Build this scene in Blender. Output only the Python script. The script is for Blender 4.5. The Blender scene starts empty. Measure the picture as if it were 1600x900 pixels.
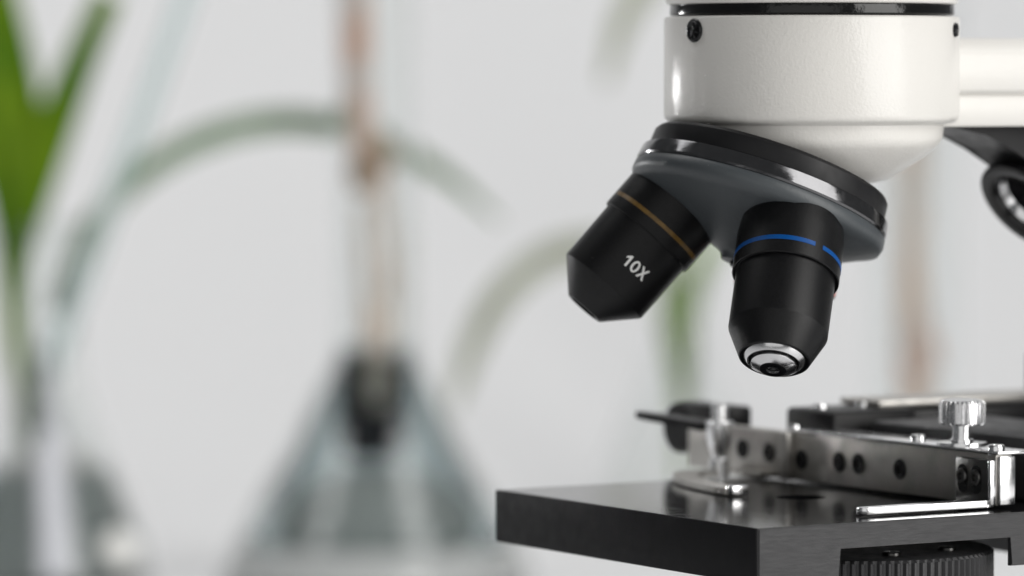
import bpy, bmesh, math, random
import numpy as np
from mathutils import Vector, Matrix

random.seed(4)
R = math.radians
S = 0.001                       # everything below is measured in millimetres
LIFT = 218.0                    # eye level above the table top


def W(p):
    return Vector((p[0] * S, p[1] * S, (p[2] + LIFT) * S))


C = bpy.context.scene.collection
sc = bpy.context.scene

# ------------------------------------------------------------------ camera
cam = bpy.data.cameras.new('camera')
cam.sensor_width = 36
cam.lens = 160
cam.clip_start = 0.01
cam.clip_end = 50
cam.dof.use_dof = True
cam.dof.focus_distance = 0.976
cam.dof.aperture_fstop = 9.2
cam.dof.aperture_blades = 0
co = bpy.data.objects.new('camera', cam)
C.objects.link(co)
co.location = W((0, 0, 0))
co.rotation_euler = (R(90) - math.atan(331 / 7111), 0, 0)
sc.camera = co

# ------------------------------------------------------------------ world
world = bpy.data.worlds.new('World')
sc.world = world
world.use_nodes = True
world.node_tree.nodes['Background'].inputs[0].default_value = (0.95, 0.98, 1.0, 1)
world.node_tree.nodes['Background'].inputs[1].default_value = 0.11

sc.view_settings.view_transform = 'Standard'
sc.view_settings.look = 'None'
sc.view_settings.exposure = 0
sc.view_settings.gamma = 1
sc.render.engine = 'CYCLES'
sc.cycles.max_bounces = 14
sc.cycles.transmission_bounces = 12
sc.cycles.transparent_max_bounces = 12
sc.cycles.use_denoising = True
sc.cycles.caustics_refractive = True
sc.cycles.sample_clamp_indirect = 6


# ------------------------------------------------------------------ lamps
def area(name, loc, target, sx, sy, power, col=(1, 1, 1), spread=180):
    d = bpy.data.lights.new(name, 'AREA')
    d.shape = 'RECTANGLE'
    d.size, d.size_y = sx * S, sy * S
    d.energy = power
    d.color = col
    d.spread = R(spread)
    o = bpy.data.objects.new(name, d)
    C.objects.link(o)
    o.location = W(loc)
    o.rotation_euler = (W(target) - W(loc)).to_track_quat('-Z', 'Y').to_euler()
    return o


area('key_lamp', (720, 540, 240), (70, 1010, -40), 560, 900, 7.8, (1, 0.985, 0.96))
area('front_lamp', (-150, -150, 190), (60, 1000, -30), 1300, 960, 2.5, (1, 0.99, 0.97))
area('edge_lamp', (-690, 1718, 22), (36, 1006, 10), 18, 120, 0.013, spread=16)
area('backdrop_lamp', (-100, 1500, 1300), (0, 2500, -60), 2400, 900, 22.3, (1.0, 0.993, 0.985))


# ------------------------------------------------------------------ helpers
def link(name, me, m, parent=None):
    o = bpy.data.objects.new(name, me)
    C.objects.link(o)
    if m:
        me.materials.append(m)
    if parent:
        o.parent = parent
        o.matrix_parent_inverse = parent.matrix_world.inverted()
    return o


def obj(name, bm, m, parent=None, ang=35, smooth=True):
    bm.normal_update()
    for f in bm.faces:
        f.smooth = smooth
    for e in bm.edges:
        if len(e.link_faces) == 2 and e.calc_face_angle(0) > R(ang):
            e.smooth = False
    for v in bm.verts:
        v.co = W(v.co)
    me = bpy.data.meshes.new(name)
    bm.to_mesh(me)
    bm.free()
    return link(name, me, m, parent)


def thing(name, label, cat, loc, group=None):
    o = bpy.data.objects.new(name, None)
    o.empty_display_size = 0.02
    C.objects.link(o)
    o.location = W(loc)
    o['label'] = label
    o['category'] = cat
    if group:
        o['group'] = group
    bpy.context.view_layer.update()
    return o


def frame(origin, z, xhint):
    z = Vector(z).normalized()
    x = Vector(xhint)
    x = (x - z * x.dot(z)).normalized()
    y = z.cross(x)
    o = Vector(origin)
    return Matrix(((x.x, y.x, z.x, o.x), (x.y, y.y, z.y, o.y), (x.z, y.z, z.z, o.z), (0, 0, 0, 1)))


def lathe(bm, prof, M, seg=96, knurl=None, a0=0.0, a1=None):
    """revolve (radius, height) pairs round z of frame M; knurl = (index set, depth, teeth)"""
    full = a1 is None
    n = seg if full else seg + 1
    rings = []
    for i, (r, z) in enumerate(prof):
        if r < 1e-6:
            rings.append([bm.verts.new(M @ Vector((0, 0, z)))])
            continue
        ring = []
        for k in range(n):
            a = a0 + (2 * math.pi if full else (a1 - a0)) * k / seg
            rr = r
            if knurl and i in knurl[0]:
                rr = r - knurl[1] * (1 if (k * knurl[2] * 2 // seg) % 2 else 0)
            ring.append(bm.verts.new(M @ Vector((rr * math.cos(a), rr * math.sin(a), z))))
        rings.append(ring)
    for A, B in zip(rings, rings[1:]):
        cnt = n if full else n - 1
        for k in range(cnt):
            k2 = (k + 1) % n
            try:
                if len(A) == 1 and len(B) == 1:
                    continue
                if len(A) == 1:
                    bm.faces.new((A[0], B[k2], B[k]))
                elif len(B) == 1:
                    bm.faces.new((A[k], A[k2], B[0]))
                else:
                    bm.faces.new((A[k], A[k2], B[k2], B[k]))
            except ValueError:
                pass
    return rings


def fix(bm):
    bmesh.ops.recalc_face_normals(bm, faces=bm.faces[:])
    return bm


def box(bm, M, x0, x1, y0, y1, z0, z1, bev=0.0, seg=2):
    t = bmesh.new()
    bmesh.ops.create_cube(t, size=1)
    for v in t.verts:
        v.co = Vector(((x0 + x1) / 2 + v.co.x * (x1 - x0), (y0 + y1) / 2 + v.co.y * (y1 - y0), (z0 + z1) / 2 + v.co.z * (z1 - z0)))
    if bev:
        bmesh.ops.bevel(t, geom=t.edges[:], offset=bev, segments=seg, affect='EDGES', profile=0.5)
    merge(bm, t, M)


def merge(bm, t, M=None):
    if M is not None:
        for v in t.verts:
            v.co = M @ v.co
    me = bpy.data.meshes.new('tmp')
    fix(t).to_mesh(me)
    t.free()
    bm.from_mesh(me)
    bpy.data.meshes.remove(me)


def prism(bm, M, poly, z0, z1, bev=0.0, seg=2):
    t = bmesh.new()
    a = [t.verts.new((x, y, z0)) for x, y in poly]
    b = [t.verts.new((x, y, z1)) for x, y in poly]
    t.faces.new(a[::-1])
    t.faces.new(b)
    n = len(poly)
    for k in range(n):
        t.faces.new((a[k], a[(k + 1) % n], b[(k + 1) % n], b[k]))
    if bev:
        bmesh.ops.bevel(t, geom=t.edges[:], offset=bev, segments=seg, affect='EDGES', profile=0.5, clamp_overlap=True)
    merge(bm, t, M)


def spline(pts, n):
    P = [np.array(p, float) for p in pts]
    P = [2 * P[0] - P[1]] + P + [2 * P[-1] - P[-2]]
    out = []
    segs = len(P) - 3
    for i in range(n + 1):
        t = i / n * segs
        k = min(int(t), segs - 1)
        f = t - k
        a, b, c, d = P[k:k + 4]
        out.append(0.5 * ((2 * b) + (c - a) * f + (2 * a - 5 * b + 4 * c - d) * f * f + (3 * b - a - 3 * c + d) * f ** 3))
    return out


def tube(bm, pts, radii, n=40, seg=14, wob=0.0):
    c = spline([tuple(p) + (r,) for p, r in zip(pts, radii)], n)
    prev = Vector((1, 0.2, 0))
    rings = []
    for i, q in enumerate(c):
        p = Vector(q[:3])
        a = Vector(c[max(i - 1, 0)][:3])
        b = Vector(c[min(i + 1, n)][:3])
        t = (b - a).normalized()
        x = (prev - t * prev.dot(t)).normalized()
        prev = x
        y = t.cross(x)
        r = max(q[3], 0.05) * (1 + wob * random.uniform(-1, 1))
        rings.append([bm.verts.new(p + (x * math.cos(2 * math.pi * k / seg) + y * math.sin(2 * math.pi * k / seg)) * r) for k in range(seg)])
    for A, B in zip(rings, rings[1:]):
        for k in range(seg):
            bm.faces.new((A[k], A[(k + 1) % seg], B[(k + 1) % seg], B[k]))
    bm.faces.new(rings[0][::-1])
    bm.faces.new(rings[-1])
    return bm


def ribbon(bm, pts, widths, face=(0, -1, 0), fold=0.25, thick=0.7, n=60, cols=8):
    """a leaf blade: a V-folded strap along pts, its broad side turned towards 'face'"""
    c = spline([tuple(p) + (w,) for p, w in zip(pts, widths)], n)
    top, bot = [], []
    for i, q in enumerate(c):
        p = Vector(q[:3])
        t = (Vector(c[min(i + 1, n)][:3]) - Vector(c[max(i - 1, 0)][:3])).normalized()
        f = Vector(face)
        f = (f - t * f.dot(t)).normalized()
        x = t.cross(f)
        w = max(q[3], 0.2)
        ru, rd = [], []
        for k in range(cols + 1):
            s = k / cols * 2 - 1
            d = p + x * (s * w / 2) + f * (abs(s) ** 1.3 * w * 0.5 * fold)
            ru.append(bm.verts.new(d + f * thick / 2))
            rd.append(bm.verts.new(d - f * thick / 2))
        top.append(ru)
        bot.append(rd)
    for i in range(n):
        for k in range(cols):
            bm.faces.new((top[i][k], top[i][k + 1], top[i + 1][k + 1], top[i + 1][k]))
            bm.faces.new((bot[i][k], bot[i + 1][k], bot[i + 1][k + 1], bot[i][k + 1]))
        bm.faces.new((top[i][0], top[i + 1][0], bot[i + 1][0], bot[i][0]))
        bm.faces.new((top[i][cols], bot[i][cols], bot[i + 1][cols], top[i + 1][cols]))
    for k in range(cols):
        bm.faces.new((top[0][k], bot[0][k], bot[0][k + 1], top[0][k + 1]))
        bm.faces.new((top[n][k], top[n][k + 1], bot[n][k + 1], bot[n][k]))
    return fix(bm)


# ------------------------------------------------------------------ materials
def mat(name, col, rough=0.5, metal=0.0, bumps=(), rvar=None, cvar=None, spec=0.5, coat=0.0, coatr=0.15, dust=None):
    m = bpy.data.materials.new(name)
    m.use_nodes = True
    nt = m.node_tree
    b = nt.nodes['Principled BSDF']
    b.inputs['Base Color'].default_value = (*col, 1)
    b.inputs['Roughness'].default_value = rough
    b.inputs['Metallic'].default_value = metal
    b.inputs['Specular IOR Level'].default_value = spec
    b.inputs['Coat Weight'].default_value = coat
    b.inputs['Coat Roughness'].default_value = coatr
    tc = nt.nodes.new('ShaderNodeTexCoord')
    last = None
    for scale, dist, stretch in bumps:
        mp = nt.nodes.new('ShaderNodeMapping')
        mp.inputs['Scale'].default_value = stretch
        nz = nt.nodes.new('ShaderNodeTexNoise')
        nz.inputs['Scale'].default_value = scale
        nz.inputs['Detail'].default_value = 3
        nt.links.new(tc.outputs['Object'], mp.inputs[0])
        nt.links.new(mp.outputs[0], nz.inputs['Vector'])
        bp = nt.nodes.new('ShaderNodeBump')
        bp.inputs['Strength'].default_value = 1
        bp.inputs['Distance'].default_value = dist
        nt.links.new(nz.outputs['Fac'], bp.inputs['Height'])
        if last:
            nt.links.new(last.outputs[0], bp.inputs['Normal'])
        last = bp
    if last:
        nt.links.new(last.outputs[0], b.inputs['Normal'])
        nt.links.new(last.outputs[0], b.inputs['Coat Normal'])
    if rvar:
        scale, lo, hi, stretch = rvar
        mp = nt.nodes.new('ShaderNodeMapping')
        mp.inputs['Scale'].default_value = stretch
        nz = nt.nodes.new('ShaderNodeTexNoise')
        nz.inputs['Scale'].default_value = scale
        nz.inputs['Detail'].default_value = 5
        mr = nt.nodes.new('ShaderNodeMapRange')
        mr.inputs['From Min'].default_value = 0.3
        mr.inputs['From Max'].default_value = 0.7
        mr.inputs['To Min'].default_value = lo
        mr.inputs['To Max'].default_value = hi
        nt.links.new(tc.outputs['Object'], mp.inputs[0])
        nt.links.new(mp.outputs[0], nz.inputs['Vector'])
        nt.links.new(nz.outputs['Fac'], mr.inputs[0])
        nt.links.new(mr.outputs[0], b.inputs['Roughness'])
    if cvar:
        scale, col2, p0, p1 = cvar
        nz = nt.nodes.new('ShaderNodeTexNoise')
        nz.inputs['Scale'].default_value = scale
        nz.inputs['Detail'].default_value = 4
        rp = nt.nodes.new('ShaderNodeValToRGB')
        rp.color_ramp.elements[0].position = p0
        rp.color_ramp.elements[0].color = (*col, 1)
        rp.color_ramp.elements[1].position = p1
        rp.color_ramp.elements[1].color = (*col2, 1)
        nt.links.new(tc.outputs['Object'], nz.inputs['Vector'])
        nt.links.new(nz.outputs['Fac'], rp.inputs[0])
        nt.links.new(rp.outputs[0], b.inputs['Base Color'])
    if dust:
        scale, lim, v = dust
        src = b.inputs['Base Color'].links[0].from_socket if b.inputs['Base Color'].links else None
        vo = nt.nodes.new('ShaderNodeTexVoronoi')
        vo.inputs['Scale'].default_value = scale
        nz = nt.nodes.new('ShaderNodeTexNoise')
        nz.inputs['Scale'].default_value = scale * 0.35
        mu = nt.nodes.new('ShaderNodeMath')
        mu.operation = 'MULTIPLY'
        mu.inputs[1].default_value = lim * 2
        lt = nt.nodes.new('ShaderNodeMath')
        lt.operation = 'LESS_THAN'
        pw = nt.nodes.new('ShaderNodeMath')
        pw.operation = 'POWER'
        pw.inputs[1].default_value = 2.5
        mx = nt.nodes.new('ShaderNodeMix')
        mx.data_type = 'RGBA'
        nt.links.new(tc.outputs['Object'], vo.inputs['Vector'])
        nt.links.new(tc.outputs['Object'], nz.inputs['Vector'])
        nt.links.new(nz.outputs['Fac'], pw.inputs[0])
        nt.links.new(pw.outputs[0], mu.inputs[0])
        nt.links.new(vo.outputs['Distance'], lt.inputs[0])
        nt.links.new(mu.outputs[0], lt.inputs[1])
        nt.links.new(lt.outputs[0], mx.inputs[0])
        mx.inputs[6].default_value = (*col, 1)
        mx.inputs[7].default_value = (v, v, v * 0.97, 1)
        if src:
            nt.links.new(src, mx.inputs[6])
        nt.links.new(mx.outputs[2], b.inputs['Base Color'])
    return m


ONE = (1, 1, 1)
M_white = mat('white_pebbled_paint', (0.70, 0.684, 0.652), 0.5, bumps=((1500, 0.00007, ONE), (420, 0.00005, ONE)), coat=0.4, coatr=0.09)
M_anod = mat('black_anodised', (0.003, 0.003, 0.0035), 0.34, bumps=((9000, 0.00003, ONE),), rvar=(2500, 0.32, 0.44, ONE), cvar=(2600, (0.006, 0.006, 0.007), 0.45, 0.7), spec=0.26, dust=(420, 0.05, 0.10))
M_black = mat('black_satin_paint', (0.008, 0.008, 0.009), 0.4, bumps=((2500, 0.00001, ONE),), rvar=(300, 0.36, 0.48, ONE), spec=0.25)
M_gloss = mat('black_gloss', (0.008, 0.008, 0.009), 0.16, rvar=(400, 0.1, 0.24, ONE), spec=0.4)
M_groove = mat('black_lacquer', (0.006, 0.006, 0.006), 0.14, bumps=((500, 0.00012, ONE),), spec=0.4)
M_dome = mat('grey_black_casting', (0.056, 0.064, 0.07), 0.42, bumps=((900, 0.00006, ONE),), dust=(300, 0.08, 0.25))
M_band = mat('dark_burnished_metal', (0.14, 0.14, 0.145), 0.15, metal=0.95, bumps=((200, 0.00004, (1, 1, 3)),), rvar=(380, 0.07, 0.22, ONE))
M_stop = mat('stage_top_enamel', (0.008, 0.008, 0.009), 0.12, bumps=((4000, 0.000006, ONE),), rvar=(350, 0.05, 0.12, ONE), spec=0.2, dust=(350, 0.12, 0.3))
M_side = mat('stage_side_enamel', (0.024, 0.024, 0.026), 0.5, bumps=((350, 0.00005, (1, 1, 6)), (5000, 0.00003, ONE)), rvar=(300, 0.42, 0.6, (1, 1, 6)))
M_front = mat('stage_front_enamel', (0.007, 0.007, 0.008), 0.5, bumps=((3000, 0.00001, ONE),), rvar=(300, 0.48, 0.58, ONE), spec=0.15)
M_chrome = mat('chrome', (0.82, 0.82, 0.83), 0.16, metal=1, bumps=((600, 0.00002, ONE),), rvar=(900, 0.12, 0.22, ONE))
M_bar = mat('dull_nickel_plate', (0.5, 0.485, 0.46), 0.45, metal=1, rvar=(220, 0.38, 0.55, ONE), cvar=(120, (0.36, 0.345, 0.325), 0.5, 0.8))
M_tip = mat('nickel', (0.68, 0.68, 0.69), 0.2, metal=1, rvar=(900, 0.16, 0.28, ONE))
M_satin = mat('satin_chrome', (0.95, 0.95, 0.96), 0.24, metal=1)
M_dkm = mat('dark_steel', (0.12, 0.118, 0.115), 0.3, metal=1)
M_blue = mat('blue_band_paint', (0.0, 0.062, 0.25), 0.4, spec=0.25, rvar=(1200, 0.3, 0.5, ONE))
M_gold = mat('ochre_band_paint', (0.16, 0.088, 0.012), 0.4, cvar=(900, (0.1, 0.055, 0.009), 0.45, 0.7))
M_copper = mat('red_band_paint', (0.5, 0.06, 0.02), 0.4)
M_ink = mat('white_lettering', (0.72, 0.72, 0.71), 0.6)
M_lens = mat('dark_lens_glass', (0.003, 0.003, 0.005), 0.25, spec=0.12)
M_soil = mat('dark_soil', (0.022, 0.022, 0.027), 0.9, bumps=((300, 0.002, ONE),))
M_mound = mat('grey_growing_medium', (0.78, 0.755, 0.72), 0.8, bumps=((200, 0.002, ONE),))
M_highlight = mat('white_painted_highlight', (0.68, 0.69, 0.73), 0.5)  # pale colour imitating the bright reflection in the left flask
M_froot2 = mat('white_gravel_grain', (0.85, 0.85, 0.85), 0.8, bumps=((250, 0.002, ONE),))
M_glint = mat('white_painted_glint', (0.9, 0.89, 0.86), 0.3)  # white colour imitating a glint on the left flask
M_brown = mat('brown_root_crumbs', (0.25, 0.16, 0.1), 0.9)


def leafmat(name, col, col2, trans=0.35):
    m = mat(name, col, 0.5, spec=0.15, cvar=(30, col2, 0.35, 0.65), bumps=((140, 0.0003, ONE),))
    b = m.node_tree.nodes['Principled BSDF']
    b.inputs['Subsurface Weight'].default_value = trans
    b.inputs['Subsurface Radius'].default_value = (0.003, 0.004, 0.001)
    b.inputs['Subsurface Scale'].default_value = 0.5
    return m


M_leaf = leafmat('fresh_green_leaf', (0.065, 0.16, 0.002), (0.15, 0.25, 0.004))
M_strap = leafmat('grey_green_leaf', (0.13, 0.205, 0.11), (0.26, 0.33, 0.24))
M_olive = leafmat('pale_olive_leaf', (0.33, 0.34, 0.27), (0.42, 0.43, 0.36))
M_sprout = leafmat('mid_green_leaf', (0.17, 0.3, 0.05), (0.28, 0.4, 0.1))
M_stalk = mat('pinkish_brown_stalk', (0.88, 0.52, 0.36), 0.7, cvar=(38, (0.87, 0.78, 0.72), 0.42, 0.6))
M_root = mat('brown_root', (0.36, 0.22, 0.12), 0.8, cvar=(60, (0.55, 0.4, 0.28), 0.45, 0.65))
M_pale = mat('pale_root', (0.84, 0.62, 0.46), 0.7, cvar=(40, (0.88, 0.8, 0.72), 0.4, 0.6))


def glassmat(name, col, rough=0.0, ior=1.48):
    m = mat(name, col, rough)
    b = m.node_tree.nodes['Principled BSDF']
    b.inputs['Transmission Weight'].default_value = 1
    b.inputs['IOR'].default_value = ior
    return m


M_glass = glassmat('clear_lab_glass', (0.98, 0.995, 0.99))
M_rod = glassmat('pale_teal_glass', (0.9, 0.975, 0.97))
M_water = glassmat('grey_green_water', (0.54, 0.62, 0.635), ior=1.2)

# ------------------------------------------------------------------ setting: white sweep
M_sweep = mat('matt_white_sweep', (0.8, 0.803, 0.81), 0.75, bumps=((90, 0.0004, ONE),))
bm = bmesh.new()
prof = [(450, -LIFT)]
for k in range(17):
    a = k / 16 * math.pi / 2
    prof.append((2300 + 500 * math.sin(a), -LIFT + 500 - 500 * math.cos(a)))
prof.append((2800, 1500))
rows = []
for y, z in prof:
    rows.append([bm.verts.new((x, y, z)) for x in np.linspace(-1100, 1100, 9)])
for A, B in zip(rows, rows[1:]):
    for k in range(8):
        bm.faces.new((A[k], A[k + 1], B[k + 1], B[k]))
o = obj('backdrop', bm, M_sweep, ang=60)
o['kind'] = 'structure'
o['label'] = 'seamless pale grey backdrop sweeping down under everything'

# ------------------------------------------------------------------ the microscope
FC = Vector((51.24, 948.07, -94.49))            # near front corner of the stage top
U = Vector((-0.5224, 0.8527, 0)).normalized()   # along the front edge, away from the camera
V = Vector((U.y, -U.x, 0))                      # from the front of the microscope towards its arm
STG = Matrix(((U.x, V.x, 0, FC.x), (U.y, V.y, 0, FC.y), (0, 0, 1, FC.z), (0, 0, 0, 1)))
STGR = Matrix(((-V.x, U.x, 0, FC.x), (-V.y, U.y, 0, FC.y), (0, 0, 1, FC.z), (0, 0, 0, 1)))
AX = Vector((67.0, 1019.0, 0))                  # optical axis
HED = Matrix(((U.x, V.x, 0, AX.x), (U.y, V.y, 0, AX.y), (0, 0, 1, 0), (0, 0, 0, 1)))
TUB = Matrix.Translation(AX)
AL, PHI, TI, PZ = 0.39, 4.868, 0.386, 8.13
PV = Vector((68.45, 1019.0, PZ))
FR = -V
n_ax = Vector((FR.x * math.sin(TI), FR.y * math.sin(TI), -math.cos(TI)))
e1 = Vector((FR.x * math.cos(TI), FR.y * math.cos(TI), math.sin(TI)))
e2 = n_ax.cross(e1)


def odir(k):
    a = PHI + k * 2 * math.pi / 3
    d = n_ax * math.cos(AL) + (e1 * math.cos(a) + e2 * math.sin(a)) * math.sin(AL)
    return (d + Vector((-0.035, 0, 0)) if k == 2 else d).normalized()


scope = thing('microscope', 'white and black microscope with two black objectives above its black stage', 'microscope', (AX.x, AX.y, -LIFT))

# head: lower ring with its bowl, groove, upper body
bm = bmesh.new()
lathe(bm, [(31.0, 13.3), (32.6, 13.2), (33.0, 12.7), (33.0, -8.6), (32.85, -9.4), (32.2, -10.1), (31.2, -10.4), (30.3, -10.5),
           (29.6, -10.8), (29.45, -12.0), (29.3, -13.6), (28.8, -14.8), (27.8, -15.9), (25.0, -18.0), (21.5, -20.4), (18.5, -22.3),
           (16.5, -23.2), (14, -23.8), (0, -24.2)], TUB, 160)
fix(bm)
cut = PV + n_ax * 30.5
bmesh.ops.bisect_plane(bm, geom=bm.verts[:] + bm.edges[:] + bm.faces[:], plane_co=cut, plane_no=n_ax, clear_outer=True)
head = obj('head_ring', bm, M_white, scope, ang=50)
bm = bmesh.new()
lathe(bm, [(0, 16.3), (31.5, 16.3), (31.7, 16.0), (31.8, 13.8), (31.6, 13.5), (0, 13.5)], TUB, 128)
obj('neck_groove', fix(bm), M_groove, scope)
bm = bmesh.new()
lathe(bm, [(31.2, 15.9), (32.2, 16.0), (32.6, 16.5), (32.6, 60), (31.5, 66), (26, 72), (0, 74)], TUB, 128)
obj('head_body', fix(bm), M_white, scope, ang=50)


def screw(name, pos, axis, r, m, parent, h=1.2, deep=0.8, cross=True):
    M = frame(pos, axis, (0.3, 0.2, 1))
    bm = bmesh.new()
    lathe(bm, [(r, -1.2), (r, h * 0.6), (r * 0.88, h), (r * 0.5, h), (r * 0.45, h - deep), (0, h - deep)], M, 36)
    fix(bm)
    return obj(name, bm, m, parent)


def on_ring(px_frac, z, r=33.0):
    s = px_frac
    return Vector((AX.x + r * s, AX.y - r * math.sqrt(1 - s * s), z)), Vector((s, -math.sqrt(1 - s * s), 0))


for fr, z, r in ((-0.815, 10.0, 2.6), (0.935, 10.2, 1.6)):
    p, nrm = on_ring(fr, z)
    M = frame(p, nrm, (0, 0, 1))
    bm = bmesh.new()
    lathe(bm, [(r, -1.5), (r, 0.3), (r * 0.93, 0.55), (r * 0.84, 0.6), (r * 0.62, 0.22), (0, 0.16)], M, 40)
    screw_o = obj('set_screw', fix(bm), M_gloss, head)
    bm = bmesh.new()
    for a in (0, math.pi / 3, 2 * math.pi / 3):
        Mr = M @ Matrix.Rotation(a + 0.3, 4, 'Z')
        box(bm, Mr, -r * 0.68, r * 0.68, -r * 0.12, r * 0.12, 0.1, 0.42, 0.05)
    obj('screw_socket', bm, M_groove, screw_o)

# revolving nosepiece
NP = frame(PV + Vector((-0.9, 0, 0)), n_ax, (0, -1, 0))
bm = bmesh.new()
lathe(bm, [(0, 30.0), (25.6, 30.0), (26.7, 30.3), (27.2, 31.0), (27.5, 34.6), (27.3, 35.3), (0, 35.3)], NP, 160)
nose = obj('nosepiece', fix(bm), M_black, scope, ang=30)
bm = bmesh.new()
lathe(bm, [(20, 34.9), (28.1, 34.9), (28.6, 35.15), (28.75, 35.6), (29.1, 37.9), (28.9, 38.4), (28.3, 38.6), (20, 38.6)], NP, 160)
for k, a in enumerate((0.62, 2.2, 3.9, 5.4)):
    pass
obj('nosepiece_band', fix(bm), M_band, nose, ang=30)
bm = bmesh.new()
lathe(bm, [(28.3, 38.1), (29.1, 38.9), (29.3, 40.6), (28.8, 42.0), (26.5, 43.0), (22.5, 45.0), (17, 47.4), (11, 49.7), (7, 51.2), (5.4, 51.9), (4.6, 52.6), (4.2, 53.6), (0, 53.8)], NP, 128)
obj('nosepiece_dome', fix(bm), M_dome, nose, ang=60)
screw('nosepiece_screw', PV + n_ax * 53.6, n_ax, 3.0, M_gloss, nose, 1.3, 1.0)


def lower_frame(k, L):
    d = odir(k)
    return frame(PV + d * L, -d, (0, -1, 0))     # z runs from the tip back to the nosepiece, x looks at the camera


def band(bm, M, r, z0, z1, a0, a1, th=0.05, seg=64):
    lathe(bm, [(r, z0), (r + th, z0 + 0.04), (r + th, z1 - 0.04), (r, z1)], M, seg, a0=a0, a1=a1)
    return bm


def objective(k, L, prof, collar_r, name='objective'):
    M = lower_frame(k, L)
    bm = bmesh.new()
    lathe(bm, prof, M, 160)
    return obj(name, fix(bm), M_anod, scope, ang=22), M


# blue-banded long objective, nearest
ob, M = objective(0, 85.13, [(0, 3.2), (6.95, 3.2), (7.05, 2.6), (7.5, 2.55), (7.75, 2.75), (10.72, 9.1), (10.78, 9.4), (10.85, 22.9), (11.0, 22.95), (11.2, 22.75),
                             (11.5, 22.75), (11.68, 22.95), (11.7, 32), (11.5, 34), (10.7, 40), (0, 40)], 11.7)
bm = bmesh.new()
lathe(bm, [(5.45, 3.0), (5.5, 1.75), (5.62, 1.6), (5.8, 1.65), (6.8, 2.75), (6.92, 3.1), (6.9, 4), (5.45, 4)], M, 128)
tip = obj('tip_mount', fix(bm), M_tip, ob, ang=25)
bm = bmesh.new()
lathe(bm, [(0, 1.0), (1.65, 1.0), (1.8, 0.15), (2.0, 0.0), (2.75, 0.0), (2.95, 0.1), (4.7, 0.95), (4.92, 1.2), (4.95, 3), (0, 3)], M, 128)
obj('tip_nose', fix(bm), M_tip, tip, ang=25)
bm = bmesh.new()
lathe(bm, [(4.9, 2.4), (5.5, 2.4), (5.5, 3.4), (4.9, 3.4)], M, 96)
obj('tip_gap', fix(bm), M_groove, tip)
bm = bmesh.new()
lathe(bm, [(1.5, -0.06), (2.86, -0.06), (2.95, 0.05), (1.5, 0.8)], M, 64)
obj('tip_rim', fix(bm), M_anod, tip)
bm = bmesh.new()
lathe(bm, [(0, 0.72), (0.9, 0.8), (1.62, 0.98), (1.62, 1.5), (0, 1.5)], M, 48)
obj('front_lens', fix(bm), M_lens, tip)
bm = bmesh.new()
g0 = 0.42
band(bm, M, 11.71, 25.85, 26.95, g0 + 0.15, g0 + 2 * math.pi - 0.02, seg=160)
obj('blue_ring', fix(bm), M_blue, ob)

# 10X objective at the left
ob2, M2 = objective(1, 80.04, [(0, 1.6), (3.2, 1.6), (3.5, 0.3), (3.8, 0.0), (4.5, 0.0), (4.75, 0.15), (10.82, 6.5), (10.95, 6.85), (11.05, 20.9), (11.1, 21.15), (11.4, 20.95),
                               (11.6, 21.1), (11.7, 21.4), (11.7, 36), (11.7, 44), (0, 44)], 11.7)
bm = bmesh.new()
lathe(bm, [(0, 0.9), (2, 1.1), (3.3, 1.5), (3.3, 2.2), (0, 2.2)], M2, 48)
obj('front_lens', fix(bm), M_lens, ob2)
bm = bmesh.new()
band(bm, M2, 11.71, 23.7, 24.65, -1.35, 1.25, seg=80)
obj('ochre_ring', fix(bm), M_gold, ob2)
# engraved magnification, wrapped round the barrel
bm = bmesh.new()
GH, GS = 2.45, 0.46                             # cap height and stroke


def glyph(poly, x0):
    vs = [bm.verts.new((x + x0, y, 0)) for x, y in poly]
    bm.faces.new(vs)


glyph([(0.62, 0), (0.62 + GS, 0), (0.62 + GS, GH), (0.70, GH), (0.0, GH - 0.62), (0.0, GH - 1.05), (0.62, GH - 0.66)], 0.0)
ri, ro = [], []
for k in range(40):
    a = 2 * math.pi * k / 40
    ro.append(bm.verts.new((2.55 + 0.86 * math.cos(a), GH / 2 + (GH / 2 + 0.03) * math.sin(a), 0)))
    ri.append(bm.verts.new((2.55 + (0.86 - GS) * math.cos(a), GH / 2 + (GH / 2 - 0.36) * math.sin(a), 0)))
for k in range(40):
    bm.faces.new((ro[k], ro[(k + 1) % 40], ri[(k + 1) % 40], ri[k]))
XW = 2.05
glyph([(0, 0), (0.53, 0), (XW / 2, GH / 2 - 0.38), (XW - 0.53, 0), (XW, 0), (XW / 2 + 0.29, GH / 2), (XW, GH), (XW - 0.53, GH),
       (XW / 2, GH / 2 + 0.38), (0.53, GH), (0, GH), (XW / 2 - 0.29, GH / 2)], 3.62)
for v in bm.verts:
    v.co.x = (v.co.x - 2.84) * 1.13
    v.co.y *= 1.13
bm.normal_update()
bmesh.ops.triangulate(bm, faces=bm.faces[:])
bmesh.ops.subdivide_edges(bm, edges=[e for e in bm.edges if e.calc_length() > 0.5], cuts=2)
TXT_T, TXT_A, TXT_SGN = 12.0, 0.21, 1
RT = 11.06
for v in bm.verts:
    a = TXT_A * TXT_SGN + TXT_SGN * v.co.x / RT
    t = TXT_T + v.co.y
    v.co = M2 @ Vector((RT * math.cos(a), RT * math.sin(a), t))
obj('lettering', fix(bm), M_ink, ob2)

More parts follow.
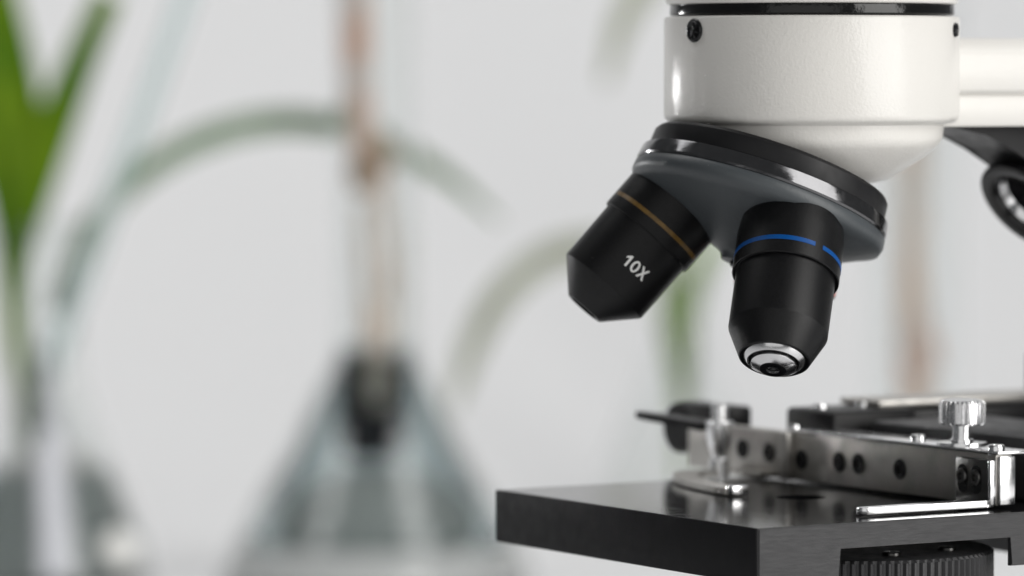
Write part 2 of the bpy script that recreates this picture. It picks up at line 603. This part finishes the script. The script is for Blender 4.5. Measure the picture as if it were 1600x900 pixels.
# third objective, mostly hidden behind the blue-banded one
ob3, M3 = objective(2, 66.0, [(0, 2), (6.5, 1.6), (7.0, 0.0), (9.0, 0.0), (10.3, 1.2), (10.5, 2.0), (10.6, 8.4), (10.9, 8.5), (11.4, 8.6),
                              (11.5, 9.0), (11.5, 28), (0, 28)], 11.5)
ob3['label'] = 'red banded objective mostly hidden behind'
bm = bmesh.new()
band(bm, M3, 11.51, 9.4, 10.4, 0, 2 * math.pi, seg=96)
obj('red_ring', fix(bm), M_copper, ob3)
bm = bmesh.new()
lathe(bm, [(0, 1.2), (2.4, 1.7), (2.4, 2.4), (0, 2.4)], M3, 32)
obj('front_lens', fix(bm), M_lens, ob3)

# arm: a deep white casting running back from the head, then down to the foot
bm = bmesh.new()
sec = [(-16.2, -11.3), (-16.8, -10.6), (-16.9, -4.9), (-16.4, -4.2), (-18.2, -3.6), (-18.8, -2.8), (-18.8, 4.8), (-18.2, 5.7), (-14.5, 8.2), (-12, 8.6),
       (12, 8.6), (14.5, 8.2), (18.2, 5.7), (18.8, 4.8), (18.8, -2.8), (18.2, -3.6), (16.4, -4.2), (16.9, -4.9), (16.8, -10.6), (16.2, -11.3)]
t = bmesh.new()
r0 = [t.verts.new((x, 24, z)) for x, z in sec]
r1 = [t.verts.new((x, 130, z)) for x, z in sec]
for k in range(len(sec)):
    k2 = (k + 1) % len(sec)
    t.faces.new((r0[k], r0[k2], r1[k2], r1[k]))
t.faces.new(r0[::-1])
t.faces.new(r1)
merge(bm, t, HED)
arm = obj('arm', bm, M_white, scope, ang=40)
bm = bmesh.new()
side = [(96, -11.5), (130, -6), (130, -190), (92, -190), (92, -60), (86, -30)]
t = bmesh.new()
box(t, Matrix.Identity(4), -17, 17, 100, 130, -196, -12, 4, 3)
merge(bm, t, HED)
obj('pillar', bm, M_white, scope)
bm = bmesh.new()
box(bm, HED, -48, 48, -50, 140, -LIFT + 1, -LIFT + 22, 7, 3)
obj('foot', bm, M_white, scope)

# black lamp under the arm, its reflector cup opened towards the stage
bm = bmesh.new()
prism(bm, HED @ Matrix(((0, 0, 1, 0), (1, 0, 0, 0), (0, 1, 0, 0), (0, 0, 0, 1))),
      [(29, -11.0), (84, -11.0), (84, -25), (63, -25), (58, -21.5), (50, -16.5), (42, -13.4), (34, -11.8)], -9, 9, 0.6)
br = obj('lamp_bracket', bm, M_black, scope)
LD = Vector((-0.62, -0.45, -0.64)).normalized()
LM = frame(Vector((118.5, 1050, -30.5)), LD, (0, -1, 0))
bm = bmesh.new()
lathe(bm, [(0, -21), (6.5, -21), (7.5, -20), (8, -14), (11.8, -7), (12.9, -1.2), (12.7, -0.2), (11.6, 0), (9.6, -0.4), (8.7, -2.0), (8.5, -3.5), (0, -9)], LM, 96)
cup = obj('lamp_hood', fix(bm), M_gloss, scope)
bm = bmesh.new()
lathe(bm, [(8.6, -1.9), (7.8, -4.2), (6.4, -6.4), (3.4, -8.0), (2.2, -8.2), (2.2, -7.0), (0, -6.4)], LM, 64)
obj('reflector', fix(bm), M_chrome, cup)

# ------------------------------------------------------------------ stage
bm = bmesh.new()
Lu, Lv = 105.4, 118.0
# top plate with the light hole: ring of quads from the hole to the rectangle
hu, hv, hr = 53.4, 48.7, 5.6
seg = 96
t = bmesh.new()


def rect_pt(a):
    dx, dy = math.cos(a), math.sin(a)
    ts = []
    if dx > 1e-9: ts.append((Lu - 0.5 - hu) / dx)
    if dx < -1e-9: ts.append((0.5 - hu) / dx)
    if dy > 1e-9: ts.append((Lv - hv) / dy)
    if dy < -1e-9: ts.append((0.5 - hv) / dy)
    q = min(x for x in ts if x > 0)
    return hu + dx * q, hv + dy * q


angs = [2 * math.pi * k / seg for k in range(seg)]
for cx, cy in ((0.5, 0.5), (Lu - 0.5, 0.5), (Lu - 0.5, Lv), (0.5, Lv)):
    a = math.atan2(cy - hv, cx - hu) % (2 * math.pi)
    angs.append(a)
angs = sorted(set(angs))
inn = [t.verts.new((hu + hr * math.cos(a), hv + hr * math.sin(a), 0)) for a in angs]
ind = [t.verts.new((hu + hr * math.cos(a), hv + hr * math.sin(a), -5)) for a in angs]
out = [t.verts.new((*rect_pt(a), 0)) for a in angs]
for k in range(len(angs)):
    k2 = (k + 1) % len(angs)
    t.faces.new((inn[k], out[k], out[k2], inn[k2]))
    t.faces.new((inn[k], inn[k2], ind[k2], ind[k]))
merge(bm, t, STG)
stage = obj('stage', bm, M_stop, scope)
bm = bmesh.new()


def skirt(M, pts, z0, z1):
    pass


# body of the stage under the top sheet: the rim is chamfered half a millimetre
def slab(bm, u0, u1, v0, v1, z0, z1, bev=0.35):
    box(bm, STG, u0, u1, v0, v1, z0, z1, bev)


# side wall facing the right of the picture, cut out over the diaphragm wheel
t = bmesh.new()
poly = [(0.35, -11.7), (21.2, -11.7), (21.2, -5.12), (66.9, -5.07), (66.9, -11.6), (Lv, -11.6), (Lv, -0.5), (Lv, -0.02), (0.35, -0.02)]
a = [t.verts.new((0, v, w)) for v, w in poly]
b = [t.verts.new((1.3, v, w)) for v, w in poly]
t.faces.new(a)
t.faces.new(b[::-1])
for k in range(len(poly)):
    k2 = (k + 1) % len(poly)
    t.faces.new((a[k], b[k], b[k2], a[k2]))
bmesh.ops.bevel(t, geom=[e for e in t.edges if abs(e.verts[0].co.x) < .01 and abs(e.verts[1].co.x) < .01], offset=0.28, segments=2, affect='EDGES')
merge(bm, t, STG)
obj('side_wall', bm, M_side, stage)
bm = bmesh.new()
t = bmesh.new()
poly = [(0.0, -11.7), (0.4, -12.0), (Lu - 0.4, -12.0), (Lu, -11.6), (Lu, -0.4), (Lu - 0.4, -0.02), (0.4, -0.02), (0, -0.3)]
box(t, Matrix.Identity(4), 0.45, Lu, 0, 7, -11.9, -0.02, 0.3)
merge(bm, t, STG)
obj('front_wall', bm, M_front, stage)
bm = bmesh.new()
slab(bm, Lu - 5, Lu - 0.05, 7.1, 20, -11.7, -0.03)
slab(bm, Lu - 5, Lu - 0.05, 20.1, Lv, -5.0, -0.03)
slab(bm, 1.4, Lu - 5.1, Lv - 6, Lv - 0.1, -16.5, -0.03)
obj('rear_wall', bm, M_black, stage)
bm = bmesh.new()
box(bm, STG, 26, 58, Lv, Lv + 34, -30, 14, 2)
obj('stage_bracket', bm, M_black, scope)

# diaphragm wheel showing in the cut-out
WC = STG @ Vector((32.6, 47.5, 0))
bm = bmesh.new()
lathe(bm, [(0, -7.4), (7, -7.4), (7.2, -8.2), (29.8, -9.0), (30.8, -9.2), (31.5, -9.8), (31.5, -15.6), (30.7, -16.2), (0, -16.2)],
      Matrix.Translation((WC.x, WC.y, FC.z)), 400, knurl=((5, 6), 0.7, 100))
wheel = obj('diaphragm_wheel', fix(bm), M_side, stage, ang=30)
for a in (-2.2, -1.25, -0.5):
    screw('wheel_screw', Vector((WC.x + 23 * math.cos(a), WC.y + 23 * math.sin(a), FC.z - 8.7)), (0, 0, 1), 2.0, M_dkm, wheel, 0.7, 0.4)

# ------------------------------------------------------------------ mechanical slide holder
bm = bmesh.new()
box(bm, STG, 7.9, 87, 68.6, 73.2, 0.7, 11.9, 0.35)
bar = obj('slide_holder_bar', bm, M_bar, scope)
bm = bmesh.new()
box(bm, STG, 7.0, 87, 68.5, 78.5, 11.95, 12.6, 0.2)
obj('top_strip', bm, M_chrome, bar)
bm = bmesh.new()
box(bm, STG, 87.2, 130.5, 69.6, 73.0, 0.4, 11.4, 0.3)
box(bm, STG, 95, 108, 66.0, 69.55, 0.4, 1.8, 0.2)
obj('slide_bar_extension', bm, M_bar, bar)
# screws let into the bar's face
for u, w in ((81.5, 5.6), (66.5, 6.1), (59, 6.3), (43.0, 6.2)):
    screw('bar_screw', STG @ Vector((u, 68.7, w)), -V, 2.3, M_anod, bar, 0.5, 0.4)
for u, w in ((96, 6.2), (107, 6.3)):
    screw('bar_screw', STG @ Vector((u, 69.7, w)), -V, 2.3, M_anod, bar, 0.5, 0.4)
# fixed jaw: an angle plate screwed to the bar's end, its foot reaching forward over the stage
bm = bmesh.new()
t = bmesh.new()
box(t, Matrix.Identity(4), 8.35, 20.2, 66.9, 68.5, 1.2, 10.8, 0.2)
merge(bm, t, STG)
jaw = obj('fixed_jaw', bm, M_dkm, bar)
bm = bmesh.new()
poly = [(8.1, 66.6), (8.1, 36.0), (8.5, 34.2), (9.8, 33.2), (11.4, 33.6), (12.0, 35.5), (11.8, 50), (12.2, 62), (19, 65.5), (19, 68.4), (8.1, 68.4)]
prism(bm, STG, poly, 0.35, 2.0, 0.25)
obj('jaw_foot', bm, M_chrome, jaw)
bm = bmesh.new()
box(bm, STG, 7.4, 8.3, 66.8, 68.3, 1.0, 10.7, 0.12)
obj('jaw_flange', bm, M_chrome, jaw)
for u in (17.6, 12.6):
    p = STG @ Vector((u, 66.85, 6.2))
    bm = bmesh.new()
    for s in range(2):
        pass
    poly = []
    for k in range(24):
        a = 2 * math.pi * k / 24
        poly.append((1.75 * math.cos(a), 1.75 * math.sin(a) + (1.4 if math.sin(a) > 0 else -1.4)))
    Ms = frame(p, -V, U)
    prism(bm, Ms, poly, -0.3, 0.06)
    slot = obj('jaw_slot', bm, M_groove, jaw)
    screw('jaw_screw', p + Vector((0, 0, 0.5)), -V, 1.7, M_dkm, jaw, 0.6, 0.45)
bm = bmesh.new()
box(bm, STG, 6.9, 7.85, 69.0, 73.3, 0.8, 11.6, 0.3, 3)
obj('bar_end_block', bm, M_chrome, bar)
screw('strip_screw', STG @ Vector((10.2, 70.5, 12.7)), (0, 0, 1), 1.9, M_chrome, bar, 1.2, 0.6)
screw('strip_screw', STG @ Vector((41.5, 72.5, 12.7)), (0, 0, 1), 1.7, M_chrome, bar, 1.2, 0.6)
# knurled thumb screw
KM = STG @ Matrix.Translation((26.0, 73.0, 0))
bm = bmesh.new()
lathe(bm, [(0, 17.2), (4.6, 17.2), (5.15, 17.6), (5.15, 22.0), (4.7, 22.6), (4.0, 22.8), (0, 22.8)], KM, 256, knurl=((2, 3), 0.34, 32))
knob = obj('thumb_screw', fix(bm), M_tip, bar, ang=25)
bm = bmesh.new()
lathe(bm, [(0, 12.6), (5.6, 12.6), (5.6, 13.3), (2.6, 13.35), (2.6, 14.0), (2.1, 14.1), (2.1, 17.3), (0, 17.3)], KM, 64)
obj('thumb_screw_stem', fix(bm), M_chrome, knob)
# movable jaw: pivot post, curved finger, lever and the dark return knob behind it
PM = STG @ Matrix.Translation((104.8, 61.5, 0))
bm = bmesh.new()
lathe(bm, [(0, 0.3), (2.4, 0.3), (2.4, 4.4), (1.9, 4.8), (1.9, 5.6), (2.3, 6.4), (2.85, 8.2), (3.2, 10.2), (3.35, 12.2), (3.35, 13.0), (3.1, 13.3), (1.95, 13.35), (1.9, 17.1), (1.6, 17.6), (0, 17.6)], PM, 64)
post = obj('pivot_post', fix(bm), M_satin, bar, ang=30)
bm = bmesh.new()
cl = spline([(105, 60), (106, 54.5), (100, 48.5), (88, 43.0), (74, 39.5), (64, 38.2)], 30)
wd = [3.4 - 0.9 * (i / 30) for i in range(31)]
t = bmesh.new()
L, Rr = [], []
for i, p in enumerate(cl):
    q0, q1 = cl[max(i - 1, 0)], cl[min(i + 1, 30)]
    d = np.array([q1[0] - q0[0], q1[1] - q0[1]])
    d /= np.linalg.norm(d)
    nn = np.array([-d[1], d[0]])
    L.append(tuple(p + nn * wd[i]))
    Rr.append(tuple(p - nn * wd[i]))
poly = L + Rr[::-1]
prism(bm, STG, poly, 0.4, 1.7)
finger = obj('curved_finger', bm, M_bar, post)
bm = bmesh.new()
box(bm, STG, 62.0, 64.6, 36.0, 40.5, 0.4, 2.4, 0.4)
obj('finger_tip', bm, M_chrome, finger)
bm = bmesh.new()
LV = [(108, 57.6), (108, 65), (116, 63), (125, 59.4), (130.3, 56.6), (130.8, 54.6), (125, 55.2), (116, 57)]
prism(bm, STG @ Matrix(((1, 0, 0, 0), (0, 1, 0, 0), (0.07, 0, 1, -7.8), (0, 0, 0, 1))), LV, 11.2, 13.0, 0.25)
obj('lever', bm, M_black, post)
bm = bmesh.new()
lathe(bm, [(0, 0), (5.2, 0), (6.1, 0.7), (6.3, 1.6), (6.3, 9), (5.6, 9.8), (0, 10)], frame(STG @ Vector((140.5, 72.5, 8.9)), V, (0, 0, 1)), 64)
obj('return_knob', fix(bm), M_anod, bar)
bm = bmesh.new()
box(bm, STG, 118, 141, 73.1, 80, 8.0, 15.4, 1.0)
obj('bar_cap', bm, M_anod, bar)
bm = bmesh.new()
box(bm, STG, 84.6, 87.8, 66.6, 69.5, 0.6, 11.6, 0.4)
obj('slide_joint', bm, M_bar, bar)
screw('strip_screw', STG @ Vector((86.3, 70.0, 12.3)), (0, 0, 1), 1.5, M_chrome, bar, 1.0, 0.5)

# carriage behind it, running back towards the arm
bm = bmesh.new()
box(bm, STG, 79, 98, 75.5, 100, 1.0, 16.6, 1.2, 3)
car = obj('carriage', bm, M_anod, scope)
bm = bmesh.new()
box(bm, STG, 81.5, 97, 100.2, 168, 10.5, 15.8, 0.6)
box(bm, STG, 79.0, 97, 92.5, 168, 1.0, 9.6, 0.8)
obj('carriage_rail', bm, M_black, car)
bm = bmesh.new()
box(bm, STG, 83, 99, 92, 168, 16.7, 18.2, 0.4)
obj('carriage_plate', bm, M_bar, car)
bm = bmesh.new()
box(bm, STG, 14, 76, 84, Lv - 0.2, 0.1, 14.5, 1.5)
obj('carriage_block', bm, M_side, car)
bm = bmesh.new()
box(bm, STG, 80, 86, 137, 143, 18.3, 28.5, 1.2)
obj('carriage_stop', bm, M_black, car)
for v in (80, 92):
    screw('carriage_screw', STG @ Vector((90, v, 16.7)), (0, 0, 1), 1.7, M_chrome, car, 0.9, 0.4)


# ------------------------------------------------------------------ background glassware and plants
def px(x, y, Y):
    """the point seen at pixel (x, y) of the 1600x900 photograph at depth Y: used to read positions off the photograph"""
    f = 7111.0
    p = math.atan(331 / f)
    a, b = (x - 800) / f, -(y - 450) / f
    d = Vector((a, math.cos(p) + b * math.sin(p), -math.sin(p) + b * math.cos(p)))
    d = d * (Y / d.y)
    return (d.x, d.y, d.z)


def vessel(bm, prof, M, th=1.6, seg=72):
    """a glass shell: outside up, round the lip, inside down"""
    inner = [(max(r - th, 0.0) if r > 0 else 0.0, z + (th if i < 2 else 0)) for i, (r, z) in enumerate(prof)]
    lathe(bm, prof + inner[::-1], M, seg)
    return fix(bm)


def flask(x, Y, prof, label, water=None, m=M_glass):
    t = thing('glass_flask', label, 'flask', (x, Y, -LIFT), 'glass flasks holding plants')
    M = Matrix.Translation((x, Y, -LIFT + 0.3))
    bm = bmesh.new()
    obj('flask_glass', vessel(bm, prof, M), m, t, ang=50)
    if water:
        bm = bmesh.new()
        lathe(bm, water, M, 72)
        obj('water', fix(bm), M_water, t, ang=50)
    return t


# middle flask
YA = 1930
XA = px(588, 700, YA)[0]
fa = flask(XA, YA, [(0, 0), (60, 0), (65, 3), (66, 7), (65, 12), (59.5, 22), (36.5, 61), (19, 95), (16.6, 104), (16.3, 112), (16.3, 292), (19, 296), (18, 298)],
           'tall conical glass flask in the middle with water around dark soil',
           water=[(0, 20.2), (58.0, 20.2), (57.2, 22), (34.2, 61), (16.8, 95), (14.6, 103), (0, 104)])
bm = bmesh.new()
lathe(bm, [(0, 2), (58, 2), (62.5, 4.5), (63.6, 8), (62.8, 12), (58.4, 20), (0, 20)], Matrix.Translation((XA, YA, -LIFT + 0.3)), 72)
obj('white_gravel', fix(bm), M_froot2, fa)
pl = thing('plant', 'brown stemmed plant standing in the tall middle flask', 'plant', (XA, YA, -LIFT + 3))
bm = bmesh.new()
lathe(bm, [(0, 20.4), (37, 20.4), (36, 25), (31, 34), (22, 42), (11, 47.5), (0, 49)], Matrix.Translation((XA, YA, -LIFT)), 48)
obj('growing_medium', fix(bm), M_mound, pl)
bm = bmesh.new()
tube(bm, [px(583, 722, YA), px(583, 680, YA), px(583, 620, YA), px(585, 560, YA)], (11.5, 12.5, 13, 12.5), wob=0.08)
obj('soil_plug', bm, M_soil, pl)
bm = bmesh.new()
tube(bm, [px(600, 565, YA), px(606, 470, YA), px(604, 380, YA), px(590, 270, YA), px(575, 190, YA)], (3, 3.5, 3, 4, 4))
obj('root_or_highlight', bm, M_pale, pl)
bm = bmesh.new()
tube(bm, [px(588, 640, YA - 12), px(588, 590, YA - 11), px(584, 545, YA - 4), px(572, 430, YA), px(566, 320, YA)], (3, 6, 5, 2.5, 2.5), wob=0.1)
obj('root_or_highlight', bm, M_pale, pl)
bm = bmesh.new()
tube(bm, [px(563, 300, YA), px(570, 265, YA), px(592, 245, YA), px(620, 240, YA)], (3, 8, 7.5, 3), n=24, wob=0.1)
obj('node', bm, M_root, pl)
bm = bmesh.new()
tube(bm, [px(570, 270, YA), px(560, 150, YA), px(556, 60, YA), px(552, -60, YA)], (5, 6.0, 6.5, 6.0))
obj('stem', bm, M_stalk, pl)

# left flask, its leafy plant and the glass rod leaning in it
XB, YB = px(78, 700, 1950)[0], 1950
fl = flask(XB, YB, [(0, 0), (38, 0), (42, 3), (42.5, 8), (39, 22), (22, 62), (14.5, 84), (13, 96), (13, 150), (15.5, 154), (14.5, 156)],
      'squat conical glass flask at the left edge under bright green leaves',
      water=[(0, 2.0), (36, 2.0), (39.8, 5), (40.2, 8), (37, 22), (25.4, 50), (0, 50.5)])
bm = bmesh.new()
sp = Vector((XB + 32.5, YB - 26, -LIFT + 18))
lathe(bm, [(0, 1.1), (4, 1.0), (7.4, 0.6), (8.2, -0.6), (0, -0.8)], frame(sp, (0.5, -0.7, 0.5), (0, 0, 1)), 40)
obj('glint_disc', fix(bm), M_glint, fl)  # white disc painting in a blurred glint on the glass
pl = thing('plant', 'bright green broad leaved plant at the left edge with one long arching leaf', 'plant', (XB - 6, YB, -LIFT + 6))
YP = 1950
bm = bmesh.new()
ribbon(bm, [px(22, 520, YP), px(25, 420, YP), px(38, 330, YP), px(36, 220, YP), px(14, 90, YP - 4), px(-18, -60, YP - 10)], (8, 12, 15, 20, 21, 17), fold=0.3)
obj('leaf', bm, M_leaf, pl)
bm = bmesh.new()
ribbon(bm, [px(30, 430, YP - 3), px(50, 320, YP - 3), px(84, 205, YP - 6), px(128, 90, YP - 14), px(172, -10, YP - 24)], (6, 14, 17, 14, 11), fold=0.35)
obj('leaf', bm, M_leaf, pl)
bm = bmesh.new()
ribbon(bm, [px(18, 470, YP + 5), px(6, 330, YP + 5), px(-25, 180, YP + 8), px(-70, 20, YP + 12)], (8, 12, 18, 16), fold=0.3)
obj('leaf', bm, M_leaf, pl)
bm = bmesh.new()
tube(bm, [px(60, 760, YP), px(34, 600, YP), px(22, 500, YP), px(28, 400, YP)], (4, 4, 4.5, 4))
obj('stem', bm, M_leaf, pl)
bm = bmesh.new()
ribbon(bm, [px(86, 490, YP + 12), px(112, 425, YP + 14), px(180, 310, YP + 18), px(300, 225, YP + 22), px(440, 190, YP + 24), px(580, 212, YP + 26), px(690, 270, YP + 28), px(780, 345, YP + 30)],
       (7, 10, 10, 11, 11, 9.5, 7, 2), fold=0.2)
obj('leaf', bm, M_strap, pl)
bm = bmesh.new()
lathe(bm, [(0, 4), (36, 4), (37, 10), (30, 24), (21, 44), (13, 56), (0, 60)], Matrix.Translation((XB, YB + 2, -LIFT)), 40)
obj('growing_medium', fix(bm), M_mound, pl)
bm = bmesh.new()
tube(bm, [px(88, 905, YB - 44), px(84, 800, YB - 32), px(78, 700, YB - 18), px(72, 640, YB - 6), px(72, 590, YB - 3), px(74, 520, YB)], (7, 7, 6.5, 6, 5, 1.5))
obj('root_or_highlight', bm, M_highlight, pl)  # pale strip added as the flask's white highlight, no real root
rod = thing('glass_rod', 'thin pale glass rod leaning out of the left flask', 'glass rod', px(82, 560, YB - 4))
bm = bmesh.new()
a, b = Vector(px(70, 600, YB - 4)), Vector(px(310, -60, YB - 20))
Mr = frame(a, b - a, (0, -1, 0))
h = (b - a).length
lathe(bm, [(0, 0), (3.6, 0), (4.4, 1), (4.4, h), (2.8, h), (2.8, 2), (0, 2)], Mr, 32)
obj('rod', fix(bm), M_rod, rod)

# far flask behind the stage with a green sprout and a pale drooping leaf
YC = 2230
XC = px(1062, 700, YC)[0]
flask(XC, YC, [(0, 0), (38, 0), (42, 3), (42.5, 8), (39, 22), (20, 66), (13.5, 84), (12.5, 96), (12.5, 118), (15, 121), (14, 123)],
      'glass flask half hidden behind the black microscope stage')
pl = thing('plant', 'green sprout with a pale arching leaf behind the black objectives', 'plant', (XC, YC, -LIFT + 6))
bm = bmesh.new()
lathe(bm, [(0, 3), (36, 3), (36, 6), (28, 8), (0, 9)], Matrix.Translation((XC, YC, -LIFT)), 40)
obj('growing_medium', fix(bm), M_pale, pl)
bm = bmesh.new()
ribbon(bm, [px(1066, 760, YC), px(1062, 620, YC), px(1062, 540, YC), px(1078, 460, YC), px(1105, 390, YC - 5), px(1120, 350, YC - 8)], (3, 5, 10, 12, 9, 2), fold=0.3)
obj('leaf', bm, M_sprout, pl)
bm = bmesh.new()
ribbon(bm, [px(1064, 700, YC), px(1058, 600, YC), px(1046, 510, YC), px(1030, 420, YC)], (3, 5, 8, 2), fold=0.3)
obj('leaf', bm, M_sprout, pl)
bm = bmesh.new()
ribbon(bm, [px(1066, 700, YC + 4), px(1075, 520, YC + 6), px(1040, 420, YC + 8), px(960, 385, YC + 10), px(860, 400, YC + 12), px(780, 465, YC + 14), px(735, 550, YC + 16), px(708, 640, YC + 18)],
       (4, 8, 11, 13, 13.5, 13, 10.5, 3), fold=0.2)
obj('leaf', bm, M_olive, pl)

# glass tube at the right with a pinkish stalk
YD = 2200
XD = px(1428, 560, YD)[0]
t = thing('glass_tube', 'tall clear glass tube at the right behind the stage', 'glass tube', (XD, YD, -LIFT))
bm = bmesh.new()
vessel(bm, [(0, 0), (19, 0), (21, 1.5), (21.5, 4), (21.5, 250), (23, 252), (22.4, 254)], Matrix.Translation((XD, YD, -LIFT + 0.3)))
obj('tube_glass', bm, M_glass, t, ang=50)
pl = thing('plant', 'pinkish brown stalk standing in the tall glass tube at the right', 'plant', (XD, YD, -LIFT + 4))
bm = bmesh.new()
tube(bm, [(XD, YD, -LIFT + 5), px(1432, 640, YD), px(1428, 540, YD), px(1424, 420, YD), px(1426, 300, YD), px(1428, 180, YD)], (6, 7, 8, 6, 7, 7))
obj('stem', bm, M_pale, pl)
bm = bmesh.new()
tube(bm, [px(1424, 600, YD - 8), px(1434, 558, YD - 9), px(1440, 500, YD - 8)], (4, 10, 3), n=16)
obj('node', bm, M_stalk, pl)
bm = bmesh.new()
ribbon(bm, [px(1428, 200, YD), px(1400, 40, YD), px(1250, -90, YD), px(1080, -80, YD + 6), px(985, 10, YD + 10), px(945, 130, YD + 12)], (5, 9, 11, 12, 12, 4), fold=0.2)
obj('leaf', bm, M_olive, pl)
